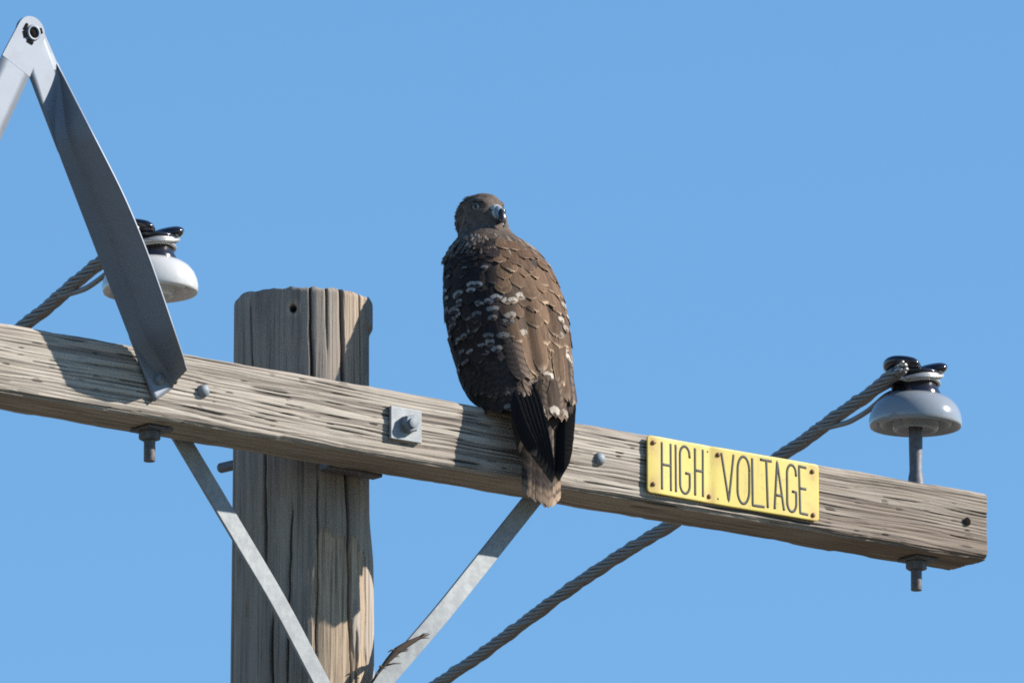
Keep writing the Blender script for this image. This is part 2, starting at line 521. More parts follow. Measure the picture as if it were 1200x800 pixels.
    hf = [(k, (k + 1) % 6, 6 + (k + 1) % 6, 6 + k) for k in range(6)] + [(6 + k, 6 + (k + 1) % 6, 12 + (k + 1) % 6, 12 + k) for k in range(6)] + [tuple(range(12, 18))]
    part('bolt_nut', (hv + np.array([.002, 0, 0]), hf), M['bolt'], t, smooth=False)
    part('bolt_end', tube([(.002, -.018, 0), (.002, -.0245, 0)], .0085, 16), M['bolt'], t, smooth=True, bevel=.001)
    part('bolt_tail', tube([(0, .30, .008), (0, .485, .014)], .0085, 14), M['dark_bolt'], t, bevel=.001)
    part('gain_plate', box((-.012, (DEP + .137) / 2, -.0015), (.112, .137 - DEP - .003, .1195)), M['dark_bolt'], t, smooth=False, bevel=.003)
    return t
build_arm()

# ------------------------------------------------------------------ braces
def build_brace(x0, x1, z1, label):
    t = thing('crossarm_brace', label, 'brace', (x1, .13, z1), 'flat steel braces under the crossarm')
    n = 30
    P0 = np.array([x0 * 1.045, DEP + .0045, .0215]); P1 = np.array([x1, .1315, z1])
    u = np.linspace(0, 1, n)
    path = P0 + (P1 - P0) * u[:, None]
    path[:, 1] = DEP + .0045 + .0185 * sstep(.55, 1.0, u)
    d = (P1 - P0); d[1] = 0; d /= np.linalg.norm(d)
    wv = np.array([-d[2], 0, d[0]]) * .0155
    tv = np.array([0, .0028, 0])
    V = []
    for p in path:
        V += [p - wv - tv, p + wv - tv, p + wv + tv, p - wv + tv]
    F = [(0, 1, 2, 3)]
    for i in range(n - 1):
        for j in range(4):
            a, b = i * 4 + j, i * 4 + (j + 1) % 4
            F.append((a, a + 4, b + 4, b))
    F.append(tuple((n - 1) * 4 + j for j in (3, 2, 1, 0)))
    part('flat_bar', (np.array(V), F), M['galv'], t, smooth=False, bevel=.0008)
    part('lag_bolt', lathe([(.0001, .012), (.012, .011), (.013, .002), (.013, 0)], P1 - np.array([0, .003, -.012]), (0, -1, 0), 12), M['bolt'], t)
    part('brace_nut', lathe([(.0001, .014), (.0095, .013), (.010, .002), (.010, 0)], P0 + np.array([-(P0[0] - x0), .003, -.0215]), (0, 1, 0), 6), M['bolt'], t, smooth=False)
build_brace(-.4046, -.006, -.487, 'flat galvanised steel brace crossing in front of the pole, left of the two')
build_brace(.4012, .006, -.452, 'flat galvanised steel brace right of the pole with a dry twig caught on it')

# ------------------------------------------------------------------ insulators and wires
def build_insulator(x, porc, label):
    y = DEP / 2
    t = thing('pin_insulator', label, 'insulator', (x, y, ZT), 'pin insulators standing on the crossarm')
    zb = .154
    prof = [(.0125, zb + .006), (.024, zb + .008), (.030, zb + .006), (.032, zb + .001), (.035, zb + .000), (.0375, zb + .003), (.039, zb + .016), (.046, zb + .022), (.053, zb + .019),
            (.056, zb + .009), (.059, zb + .009), (.062, zb + .015), (.067, zb + .015), (.0722, zb + .0065), (.0748, zb + .0060), (.0765, zb + .010), (.0768, zb + .018), (.0750, zb + .028), (.0705, zb + .039), (.063, zb + .0485), (.053, zb + .0555), (.044, zb + .0590), (.036, zb + .0600)]
    part('skirt', lathe(prof, (x, y, 0), n=72), porc, t)
    z2 = zb + .0580
    crown = [(.0430, z2 - .001), (.0432, z2 + .002), (.0400, z2 + .009), (.0365, z2 + .017), (.0350, z2 + .024), (.0365, z2 + .030), (.0410, z2 + .034), (.0435, z2 + .037), (.041, z2 + .040), (.028, z2 + .041), (.0001, z2 + .041)]
    part('crown', lathe(crown, (x, y, 0), n=48), M['black_glaze'], t)
    # two ears either side of the wire saddle
    for s, sc_ in ((-1, 1.0), (1, .92)):
        V, F = [], []
        nu, nv = 24, 14
        for j in range(nv + 1):
            ph = -math.pi / 2 + math.pi * j / nv
            for i in range(nu):
                a = 2 * math.pi * i / nu
                ex, ey = .0265 * math.cos(a) * max(0, math.cos(ph)) ** .7, .041 * math.sin(a) * max(0, math.cos(ph)) ** .7
                V.append((x + s * .031 + ex, y + ey * (1 - .25 * max(0, s * math.cos(a))), z2 + .0415 + .0125 * sc_ * math.sin(ph) + .22 * s * ex + .006))
        for j in range(nv):
            for i in range(nu):
                F.append((j * nu + i, j * nu + (i + 1) % nu, (j + 1) * nu + (i + 1) % nu, (j + 1) * nu + i))
        part('ear', (np.array(V), F), M['black_glaze'], t)
    # steel pin, shoulder and the nut underneath
    part('pin', lathe([(.011, zb + .008), (.0115, zb - .01), (.0105, ZT + .03), (.0125, ZT + .02), (.0135, ZT + .006), (.014, ZT - .002)], (x, y, 0), n=24), M['pin'], t)
    part('washer', box((x + .004, y, ZB - .0045), (.05, .05, .005)), M['dark_bolt'], t, smooth=False, bevel=.001)
    part('nut', lathe([(.0001, ZB - .006), (.0165, ZB - .0065), (.0175, ZB - .009), (.0175, ZB - .019), (.016, ZB - .021), (.0001, ZB - .021)], (x, y, 0), n=6), M['dark_bolt'], t, smooth=False)
    part('threaded_end', tube([(x, y, ZB - .018), (x, y, ZB - .056)], [.0093, .0093], 16), M['dark_bolt'], t, bevel=.001)
    return t
XR, XL = 1.1118, -.4700
build_insulator(XR, M['grey_porc'], 'grey glazed insulator with dark crown at the right end of the crossarm')
build_insulator(XL, M['white_porc'], 'white glazed insulator with dark crown half hidden behind the grey perch guard')

WD = np.array([.342, .94, 0]) / np.linalg.norm([.342, .94, 0])
def helix(path, Rh, pitch, phase, s0=0.0):
    P = np.asarray(path); T = np.gradient(P, axis=0); L = np.concatenate([[0], np.cumsum(np.linalg.norm(np.diff(P, axis=0), axis=1))])
    out = []
    for i, p in enumerate(P):
        t, u, w = frame(T[i])
        a = 2 * math.pi * (L[i] + s0) / pitch + phase
        rh = Rh[i] if np.ndim(Rh) else Rh
        out.append(p + rh * (math.cos(a) * u + math.sin(a) * w))
    return np.array(out)

def build_wire(xi, label):
    y = DEP / 2
    t = thing('power_line', label, 'wire', (xi - .075, 0, .2345), 'twisted power lines tied to the insulators')
    s = np.concatenate([np.linspace(0, 4, 330), np.linspace(4.05, 60, 260)])
    start = np.array([xi - .076, -.004, .2385])
    path = start + s[:, None] * WD
    path[:, 2] += -.011 * s + .00022 * s * s - .006 * sstep(0, .2, s)
    path[:, 0] += .007 * np.sin(s * 3.1) * sstep(0, .5, s) * (s < 5) ; path[:, 2] += .003 * np.sin(s * 4.3 + 1) * sstep(0, .5, s) * sstep(6, 4, s)
    k = 8
    for j in range(k):
        n_ = len(s)
        loose = .0066 + .0026 * vn(s * 4.5, j * 3.3, 0, 44)
        hp = helix(path, loose, .30, 2 * math.pi * j / k)
        cut = random.randint(0, 3)
        part('strand', tube(hp[cut:], .0034, 6), M['wire'], t)
    # outer served wrap that rides on the cable in long turns
    part('core', tube(path[2:], .0052, 6), M['wire'], t)
    hp = helix(path[:330], .0096, .34, .7)
    part('wrap_wire', tube(hp[18:], .0030, 6), M['wire'], t)
    # tie wires round the neck
    zc = .154 + .058 + .025
    for q, (dz, rr_) in enumerate(((-.0045, .0385), (.0035, .0400), (.0075, .0440))):
        a = np.linspace(math.radians(-150), math.radians(150), 60)
        loop = np.stack([xi + rr_ * np.cos(a), y + rr_ * np.sin(a), zc + dz + (.003 + .0035 * q) * np.cos(a + 1.2 - .9 * q) + .0012 * np.sin(3 * a + q)], -1)
        e0 = path[3 + 3 * q] + np.array([0, 0, .004 * (q - 1)]); e1 = path[24 + 9 * q] + np.array([0, 0, .009 - .004 * q])
        full = np.vstack([[e0 * .6 + loop[0] * .4], loop, [loop[-1] * .5 + e1 * .5 + np.array([-.006, 0, -.008])], [e1]])
        part('tie_wire', tube(full, .0036, 8), M['tie'], t)
    # the loose lower tie that comes round the back of the neck and rejoins the cable lower down
    e = path[29]
    low = np.array([(xi + .002, y + .040, zc - .004), (xi - .020, y + .054, zc - .016), (xi - .018, y + .10, zc - .034), e * .55 + np.array([xi - .018, y + .10, zc - .034]) * .45 + np.array([0, 0, -.012]), e + np.array([0, -.01, -.013]), e + np.array([.012, .05, -.008]), path[36] + np.array([0, 0, .010])])
    from_ = np.linspace(0, len(low) - 1, 40)
    low = np.stack([np.interp(from_, range(len(low)), low[:, c]) for c in range(3)], -1)
    for _ in range(6): low[1:-1] = (low[:-2] + 2 * low[1:-1] + low[2:]) / 4
    part('tie_wire', tube(low, .0045, 8), M['wire'], t)
    # frayed cut end
    for j in range(6):
        a = j * 1.05; p0 = path[1] + .006 * np.array([math.cos(a), 0, math.sin(a)])
        part('cut_end', tube([p0 + WD * .02, p0, p0 - WD * (.010 + .006 * (j % 3)) + np.array([.002 * (j % 2), 0, .002 * (j % 3)])], .0026, 6), M['tie'], t)
build_wire(XR, 'twisted grey power line tied to the right insulator, running behind the crossarm')
build_wire(XL, 'twisted grey power line tied to the left insulator behind the perch guard')

# ------------------------------------------------------------------ sign
def build_sign():
    X0, X1, Z0, Z1 = .4951, .8563, -.0440, .0517
    W, H = X1 - X0, Z1 - Z0
    t = thing('warning_sign', 'yellow metal plate reading HIGH VOLTAGE nailed to the crossarm', 'sign', ((X0 + X1) / 2, -.004, Z0))
    def surf(u, v):
        y = -.0052 - .0022 * np.exp(-((u - .06) / .09) ** 2) + .0012 * np.exp(-((u - .365) / .03) ** 2) - .0010 * np.sin(u * 9) * v
        return y
    scr = [(.035, .12), (.035, .84), (.415, .13), (.365, .88), (.963, .14), (.966, .90)]
    nu, nv = 120, 40
    us, vs = np.linspace(0, 1, nu), np.linspace(0, 1, nv)
    rc = .007
    V, F, rust = [], [], []
    for side in (0, 1):
        for v in vs:
            for u in us:
                x, z = u * W, v * H
                # rounded corners: pull in
                cx = min(max(x, rc), W - rc); cz = min(max(z, rc), H - rc)
                dx, dz = x - cx, z - cz
                if dx and dz:
                    m_ = max(abs(dx), abs(dz)); l_ = math.hypot(dx, dz); x, z = cx + dx * m_ / l_, cz + dz * m_ / l_
                V.append((X0 + x, surf(u, v) + side * .0009, Z1 - z))
                rust.append(max(math.exp(-(((u - a) * W / .012) ** 2 + (((v - b) * H - (.004 if v > b else 0)) / .015) ** 2)) for a, b in scr))
    for j in range(nv - 1):
        for i in range(nu - 1):
            a = j * nu + i
            F.append((a, a + nu, a + nu + 1, a + 1))
            b = a + nu * nv
            F.append((b, b + 1, b + nu + 1, b + nu))
    rim = [i for i in range(nu)] + [j * nu + nu - 1 for j in range(1, nv)] + [(nv - 1) * nu + i for i in range(nu - 2, -1, -1)] + [j * nu for j in range(nv - 2, 0, -1)]
    for q in range(len(rim)):
        a, b = rim[q], rim[(q + 1) % len(rim)]
        F.append((a, b, b + nu * nv, a + nu * nv))
    part('plate', (np.array(V), F), M['sign'], t, attrs={'rust': rust})
    # lettering, traced as single brush strokes in plate coordinates (u across, v down)
    def arc(cx, cy, rx, ry, a0, a1, n=20):
        return [(cx + rx * math.cos(math.radians(a)), cy - ry * math.sin(math.radians(a))) for a in np.linspace(a0, a1, n)]
    T, B = .085, .905
    def G(x0, x1):
        c, rx = (x0 + x1) / 2, (x1 - x0) / 2
        return [[(x1, T + .19)] + arc(c, T + .16, rx, .16, 25, 180, 14) + arc(c, B - .16, rx, .16, 180, 350, 16) + [(x1, .55), (c + .1 * rx, .55)]]
    L_ = [('H', [[(.085, T), (.085, B)], [(.138, T), (.138, B)], [(.085, .47), (.138, .47)]]),
          ('I', [[(.168, T), (.168, B)]]),
          ('G', G(.193, .250)),
          ('H', [[(.281, T), (.281, B)], [(.327, T), (.327, B)], [(.281, .47), (.327, .47)]]),
          ('V', [[(.434, T), (.478, B), (.505, T - .005)]]),
          ('O', [arc(.563, T + .24, .034, .24, 0, 180, 18) + arc(.563, B - .24, .034, .24, 180, 360, 18) + [(.597, T + .24)]]),
          ('L', [[(.613, T), (.617, B), (.684, B - .005)]]),
          ('T', [[(.660, T), (.726, T)], [(.695, T), (.703, B)]]),
          ('A', [[(.742, B), (.758, T - .02), (.796, B)], [(.747, .66), (.788, .66)]]),
          ('G', G(.815, .868)),
          ('E', [[(.928, T + .01), (.885, T), (.890, B), (.936, B + .005)], [(.888, .47), (.926, .47)]])]
    for ch, strokes in L_:
        gs = []
        for st in strokes:
            st = np.array(st)
            pts = []
            for a, b in zip(st[:-1], st[1:]):
                n_ = max(2, int(np.linalg.norm((b - a) * [W, H]) / .003))
                pts += [a + (b - a) * i / n_ for i in range(n_)]
            pts.append(st[-1]); pts = np.array(pts)
            P3 = np.stack([X0 + pts[:, 0] * W, [surf(u, v) - .0001 for u, v in pts], Z1 - pts[:, 1] * H], -1)
            v, f = tube(P3, .0024, 8)
            v[:, 1] = [surf((q[0] - X0) / W, (Z1 - q[2]) / H) + (q[1] - surf((q[0] - X0) / W, (Z1 - q[2]) / H)) * .32 for q in v]
            gs.append((v, f))
        o = part('letter', join(gs), M['ink'], t); o['label'] = 'black hand-lettered ' + ch
    for u, v in scr:
        part('nail_head', lathe([(.0001, .0032), (.0026, .0028), (.0040, .0012), (.0042, -.001)], (X0 + u * W, surf(u, v), Z1 - v * H), (0, -1, 0), 14), M['rust'], t)
    for u, v in ((.356, .105), (.415, .895), (.048, .12)):
        part('nail_hole', lathe([(.0001, .0006), (.0013, .0006), (.0014, -.0005)], (X0 + u * W, surf(u, v), Z1 - v * H), (0, -1, 0), 10), M['void'], t)
build_sign()

# ------------------------------------------------------------------ perch guard
def build_guard():
    apex = np.array([-.7577, 0, .5306])
    t = thing('perch_guard', 'grey metal inverted V perch guard bolted to the crossarm top left', 'perch guard', (-.52, 0, ZT))
    T0 = -.006
    def solid(o, th):
        s = o.modifiers.new('solid', 'SOLIDIFY'); s.thickness = th; s.offset = 0
        return o
    # right-hand leg: a flat tab at each end, folded between into a flange that stands out towards the front
    A, B = np.array([-.7585, .4625]), np.array([-.5066, -.0330])
    d = (B - A) / np.linalg.norm(B - A); nr = np.array([-d[1], d[0]])
    n = 90; V, F = [], []
    m_ = 20
    for i in range(n):
        u = -.085 + 1.085 * i / (n - 1)
        L = A + (B - A) * u
        if u < 0: L = L + nr * .002
        def sp(x, e=.028):
            return .5 * (x + math.sqrt(x * x + e * e))
        gap = .0507 - (.003 if u < 0 else 0) + .0720 * max(u, 0) - .0210 * sstep(.35, 1.0, u) - .030 * max(u, 0) ** 3
        on = float(sstep(-.02, .24, u)) * (1 - float(sstep(.80, 1.05, u)))
        crease = .018 * on                                    # shallow lengthwise crease
        p = (gap - .8258 * crease) / .6804 * (on + .42 * float(sstep(.80, 1.0, u)) * (1 - on))
        wa = max(0.0, (gap - .6804 * p) / .8258 - crease)
        for j in range(m_):
            q = j / (m_ - 1)
            if q < .25:
                k = q / .25; P = L + nr * wa * k - d * .007 * k * sstep(.9, 1, u); y = T0
            else:
                k = (q - .25) / .75
                P = L + nr * (wa + crease * min(1, k / .32)) - d * (.007 + .022 * k) * sstep(.9, 1.0, u)
                y = T0 - p * (k * .5 if k < .32 else .16 + (k - .32) / .68 * .84)
            V.append((P[0], y, P[1]))
    for i in range(n - 1):
        for j in range(m_ - 1):
            a = i * m_ + j
            F.append((a, a + 1, a + m_ + 1, a + m_))
    leg = solid(part('leg', (np.array(V), F), M['guard'], t), .0032)
    # left-hand leg: flat face to the front, flange turned to the back along its outer edge
    A2 = np.array([-.7590, .4625]); B2 = np.array([-1.0085, -.033])
    d2 = (B2 - A2) / np.linalg.norm(B2 - A2); nl = np.array([d2[1], -d2[0]])
    V, F = [], []
    for i in range(n):
        u = -.02 + 1.02 * i / (n - 1); L = A2 + (B2 - A2) * u
        fl = .075 * sstep(.02, .2, u) * (1 - sstep(.9, 1, u))
        for j in range(8):
            if j < 5:
                P = L + nl * .0585 * j / 4; y = -.0091
            else:
                P = L + nl * .0585; y = -.0091 + fl * (j - 4) / 3
            V.append((P[0], y, P[1]))
    for i in range(n - 1):
        for j in range(7):
            a = i * 8 + j
            F.append((a, a + 1, a + 9, a + 8))
    solid(part('leg', (np.array(V), F), M['guard'], t), .0032)
    # round eye plates at the apex
    def plate(y, dd, nn, s):
        V = []; r = .0268
        pts = []
        a0 = math.atan2(nn[1], nn[0])
        for k in range(25):
            a = a0 + s * math.pi * k / 24
            pts.append(apex[[0, 2]] + r * np.array([math.cos(a), math.sin(a)]))
        pts = [apex[[0, 2]] + dd * .066 + nn * .0305] + pts + [apex[[0, 2]] + dd * .066 - nn * .0305]
        N_ = len(pts)
        V = [(q[0], y, q[1]) for q in pts] + [(q[0], y + .003, q[1]) for q in pts]
        F = [tuple(range(N_)), tuple(range(2 * N_ - 1, N_ - 1, -1))] + [(k, (k + 1) % N_, N_ + (k + 1) % N_, N_ + k) for k in range(N_)]
        return np.array(V), F
    part('eye_plate', plate(-.0073, d, nr, 1), M['guard'], t, smooth=False)
    part('eye_plate', plate(-.0109, d2, -nl, 1), M['guard'], t, smooth=False)
    # hinge pin with its dark ring and snap slots
    c = apex + np.array([.003, -.0111, .0])
    part('hinge_ring', lathe([(.0085, 0), (.0092, .0035), (.0125, .0035), (.0132, 0)], c, (0, -1, 0), 28), M['guard'], t)
    part('hinge_hole', lathe([(.0001, .0012), (.0086, .0012), (.0087, 0)], c, (0, -1, 0), 24), M['void'], t)
    for a in (150, 195, 250, 20):
        q = c + .0165 * np.array([math.cos(math.radians(a)), 0, math.sin(math.radians(a))])
        th = math.radians(a + 90)
        rot = np.array([[math.cos(th), 0, -math.sin(th)], [0, 1, 0], [math.sin(th), 0, math.cos(th)]])
        part('snap_slot', box(q + np.array([0, -.0006, 0]), (.0115 if a != 20 else .009, .0016, .0042), rot), M['void'], t, smooth=False)
    # foot bolt and drill holes
    part('foot_bolt', lathe([(.0001, .008), (.005, .0075), (.0085, .005), (.0095, .001), (.0095, -.004)], (-.4985, -.008, .0035), (0, -1, 0), 18), M['bolt'], t)
    for x, z in ((-.497, .036), (-.4665, .004)):
        part('drill_hole', lathe([(.0001, .0005), (.0034, .0005), (.0035, -.001)], (x, -.0085, z), (0, -1, 0), 14), M['void'], t)
build_guard()

# ------------------------------------------------------------------ hawk
XB = .25
RINGS = np.array([  # z, centre y, half width x, half depth y   (from tail root to crown)
    (-.030, -.040, .046, .004), (.020, -.042, .063, .008), (.046, -.040, .058, .020), (.057, -.014, .078, .050), (.066, .004, .089, .066), (.085, .015, .0935, .073),
    (.115, .026, .0965, .076), (.145, .033, .0995, .079), (.180, .042, .104, .082), (.215, .050, .1055, .084), (.250, .058, .103, .083),
    (.285, .066, .096, .079), (.312, .074, .0885, .074), (.333, .082, .077, .066), (.348, .089, .064, .057), (.360, .0965, .0515, .0485), (.370, .104, .0425, .0425), (.380, .1105, .0385, .0395),
    (.396, .115, .0365, .0375), (.412, .116, .0350, .0360), (.425, .1155, .0295, .0320), (.434, .114, .0210, .0245), (.4395, .113, .0105, .0125), (.4405, .113, .0015, .002)])
def ring(z):
    return [np.interp(z, RINGS[:, 0], RINGS[:, k]) for k in (1, 2, 3)]
# smooth the profile
_zz = np.linspace(RINGS[0, 0], RINGS[-1, 0], 120)
_pp = np.stack([np.interp(_zz, RINGS[:, 0], RINGS[:, k]) for k in (1, 2, 3)], -1)
for _ in range(3):
    _pp[1:-6] = (_pp[:-7] + 2 * _pp[1:-6] + _pp[2:-5]) / 4
HC = np.array([XB, .116, .400])                      # head centre
HF = np.array([-.04, -1.0, 0]); HF /= np.linalg.norm(HF)   # the head looks back over the tail
HL = np.array([HF[1], -HF[0], 0])                    # towards the image-left side of the face

def bsurf(ang, z, off=0.0):
    """point on the body; ang 0 = back (-Y), + towards +X"""
    yc, rx, ry = (np.interp(z, _zz, _pp[:, k]) for k in range(3))
    k = 1 - .07 * np.exp(-((np.abs(ang) - .22) / .12) ** 2) * sstep(.27, .2, z) * sstep(.04, .09, z)
    s, c = np.sin(ang), np.cos(ang)
    e = .92
    X = (rx * k + off) * np.sign(s) * np.abs(s) ** e
    Y = yc - (ry * k + off) * np.sign(c) * np.abs(c) ** e
    return np.stack(np.broadcast_arrays(XB + X, Y, z), -1)

def bframe(ang, z):
    p = bsurf(ang, z)
    dz = (bsurf(ang, z - .004) - bsurf(ang, z + .004)); dz /= np.linalg.norm(dz)
    da = bsurf(ang + .02, z) - bsurf(ang - .02, z); da /= np.linalg.norm(da)
    n = np.cross(da, dz); n /= np.linalg.norm(n)
    if n @ (p - np.array([XB, np.interp(z, _zz, _pp[:, 0]), z])) < 0: n = -n
    return p, dz, n

def head_shape(P):
    """face, brow and cheeks pushed out of the plain loft"""
    out = P.copy()
    r = P - HC
    f, l, z = r @ HF, r @ HL, r[:, 2]
    head = sstep(-.05, -.02, z)
    fr_ = sstep(-.005, .034, f) * head
    out += HF * (.006 * fr_ * np.exp(-((z + .002) / .018) ** 2))[:, None]         # muzzle
    for s in (-1, 1):
        e = np.exp(-(((l * s - .0255) / .008) ** 2 + ((z - .010) / .006) ** 2)) * sstep(0, .02, f)
        br = np.exp(-(((l * s - .0225) / .011) ** 2 + ((z - .0215) / .0045) ** 2)) * sstep(0, .02, f)
        d = HF * .6 + HL * s * .8
        out += d * (-.0035 * e + .0035 * br)[:, None]
    return out

def mat_feather(name, base, edge, edge_w, bars=None, crescent=None, tip=None, shaft=True):
    N = NT(name)
    uv = N.n('ShaderNodeUVMap'); sx = N.n('ShaderNodeSeparateXYZ'); N.l(uv.outputs[0], sx.inputs[0])
    u, v = sx.outputs[0], sx.outputs[1]                  # u -1..1 stored as 0..1 ; v 0 root .. 1 tip
    uc = N.math('MULTIPLY', N.math('SUBTRACT', u, .5), 2.0)
    au = N.math('ABSOLUTE', uc)
    oi = N.n('ShaderNodeObjectInfo')
    cmb = N.n('ShaderNodeCombineXYZ'); N.l(uc, cmb.inputs[0]); N.l(v, cmb.inputs[1]); N.l(N.math('MULTIPLY', oi.outputs['Random'], 50.0), cmb.inputs[2])
    nz = N.noise(2.6, cmb.outputs[0], 4, .65)
    fine = N.noise(1.0, cmb.outputs[0], 4, .7, mul=(9, 26, 1))
    rnd = oi.outputs['Random']
    c = N.mix(rnd, base, tuple(x * .62 for x in base))
    c = N.mix(N.math('MULTIPLY', N.ss(nz, .4, .7), .5), c, tuple(x * 1.45 for x in base))
    if tip:
        c = N.mix(N.ss(N.math('ADD', v, N.math('MULTIPLY', nz, .05)), tip[1], tip[1] + .08), c, tip[0])
    if bars:
        w = N.math('SINE', N.math('ADD', N.math('MULTIPLY', v, bars[1]), N.math('ADD', N.math('MULTIPLY', au, bars[2]), N.math('MULTIPLY', nz, 2.2))))
        c = N.mix(N.math('MULTIPLY', N.ss(w, .1, .7), bars[3]), c, bars[0])
    # pale fringe along the outline
    dist = N.math('SUBTRACT', 1.0, N.math('MAXIMUM', N.math('MULTIPLY', au, .96), v))
    fr = N.math('MULTIPLY', N.math('SUBTRACT', 1.0, N.ss(N.math('ADD', dist, N.math('MULTIPLY', N.math('SUBTRACT', fine, .5), edge_w * 1.3)), edge_w * .2, edge_w)), N.ss(v, .35, .7))
    c = N.mix(N.math('MULTIPLY', fr, N.math('ADD', .12, N.math('MULTIPLY', N.math('FRACT', N.math('MULTIPLY', rnd, 13.7)), .80))), c, edge)
    if crescent:
        col, vc, bow, half, amt = crescent
        cen = N.math('ADD', N.math('MULTIPLY', N.math('MULTIPLY', uc, uc), bow), N.math('ADD', vc, N.math('MULTIPLY', N.math('SUBTRACT', nz, .5), .12)))
        dd = N.math('ABSOLUTE', N.math('SUBTRACT', v, cen))
        mk = N.math('MULTIPLY', N.math('SUBTRACT', 1.0, N.ss(dd, half * .55, half)), N.math('SUBTRACT', 1.0, N.ss(au, .72, .95)))
        vary = N.math('ADD', .30, N.math('MULTIPLY', N.math('FRACT', N.math('MULTIPLY', rnd, 7.31)), .70))
        c = N.mix(N.math('MULTIPLY', N.math('MULTIPLY', mk, amt), vary), c, col)
    if shaft:
        c = N.mix(N.math('MULTIPLY', N.math('SUBTRACT', 1.0, N.ss(au, .03, .08)), .5), c, tuple(x * .35 for x in base))
    c = N.mix(N.math('MULTIPLY', N.ss(fine, .5, .8), .45), c, tuple(x * .5 for x in base))
    N.col(c); N.rough(.7, .12)
    pass
    w2 = N.n('ShaderNodeTexWave'); w2.inputs['Scale'].default_value = 9; w2.inputs['Distortion'].default_value = 1.5
    mp = N.n('ShaderNodeCombineXYZ'); N.l(N.math('ADD', v, N.math('MULTIPLY', au, -.5)), mp.inputs[0]); N.l(mp.outputs[0], w2.inputs[0])
    N.bump(w2.outputs['Fac'], .25, .0008)
    return N.m

BR = (.104, .061, .036); DK = (.034, .026, .023); BUFF = (.50, .385, .265); WH = (.52, .46, .38)
FM = {  # dark contour variants carry the shade of the hawk's left side in their colour
    'plain': mat_feather('brown_feather', BR, (.26, .19, .13), .15),
    'edged': mat_feather('brown_feather_buff_edge', (.140, .084, .049), (.50, .37, .24), .15),
    'crescent': mat_feather('brown_feather_white_crescent', (.080, .052, .036), (.36, .27, .18), .12, crescent=(WH, .76, .14, .115, .95)),
    'dcres': mat_feather('shaded_feather_white_crescent', (.030, .023, .021), (.14, .11, .09), .12, crescent=((.36, .34, .32), .76, .14, .10, .9)),  # crescent feather with shade put into its colour
    'mottle': mat_feather('dark_feather_pale_mottle', (.030, .023, .021), (.18, .15, .13), .14, crescent=((.32, .30, .28), .80, .10, .08, .85)),
    'speck': mat_feather('dark_feather_specked', (.034, .026, .023), (.22, .185, .155), .15),
    'pale': mat_feather('pale_streaked_feather', (.30, .25, .20), (.42, .36, .30), .2),
    'head': mat_feather('head_feather', (.150, .108, .082), (.25, .19, .145), .2),
    'dark': mat_feather('dark_feather', (.028, .021, .019), (.085, .065, .054), .18),
    'second': mat_feather('barred_secondary', (.155, .108, .075), (.46, .35, .25), .11, bars=((.050, .036, .028), 46, 4, .75)),
    'primary': mat_feather('black_primary', (.014, .012, .013), (.20, .155, .115), .09),
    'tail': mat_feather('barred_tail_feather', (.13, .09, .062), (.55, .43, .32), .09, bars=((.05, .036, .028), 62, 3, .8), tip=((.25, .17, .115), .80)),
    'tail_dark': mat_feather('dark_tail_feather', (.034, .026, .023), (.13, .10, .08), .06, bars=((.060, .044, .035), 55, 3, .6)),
    'tail_left': mat_feather('dark_barred_tail_feather', (.034, .026, .023), (.20, .15, .11), .07, bars=((.075, .054, .042), 62, 3, .55), tip=((.24, .165, .11), .84)),  # tail colour darkened to paint the shadow over its left part
}

def mat_body():
    N = NT('hawk_underplumage')
    a = N.noise(90, detail=6, rough=.7); b = N.noise(26, detail=4)
    tc = N.n('ShaderNodeTexCoord'); sz = N.n('ShaderNodeSeparateXYZ'); N.l(tc.outputs['Object'], sz.inputs[0])
    body = N.mix(b, (.035, .027, .023), (.075, .055, .043))
    body = N.mix(N.ss(sz.outputs[2], .285, .325), body, N.mix(b, (.10, .078, .062), (.17, .13, .105)))
    N.col(N.mix(N.math('MULTIPLY', N.ss(a, .35, .7), .6), body, (.022, .017, .015)))
    N.rough(.85, .15); N.bump(a, .8, .003)
    return N.m

def feather_mesh(name, mat, L, W, camber=.28, curl=.10, pointy=.0, nu=7, nv=9):
    """local: x across, y along (root 0 -> tip), z outwards"""
    V, UV, F = [], [], []
    for j in range(nv):
        v = j / (nv - 1)
        prof = min(1.0, .42 + 1.6 * v) * (math.sqrt(max(0, 1 - (max(0, v - .55) / .45) ** 2.2)) if v > .55 else 1.0)
        prof = max(prof * (1 - pointy * max(0, v - .5)), .06)
        for i in range(nu):
            u = i / (nu - 1) * 2 - 1
            rag = 1 + .10 * math.sin(i * 4.3 + j * 2.9) * v * v
            V.append((u * W / 2 * prof * rag, v * L * (1 - .06 * abs(math.sin(i * 2.7 + 1)) * v), -camber * (u * prof) ** 2 * W / 2 - curl * L * (v - .35) ** 2 + .0006 * math.sin(i * 2.1 + j)))
            UV.append((u * .5 + .5, v))
    for j in range(nv - 1):
        for i in range(nu - 1):
            a = j * nu + i
            F.append((a, a + 1, a + nu + 1, a + nu))
    return mesh(name, V, F, mat, True, UV)

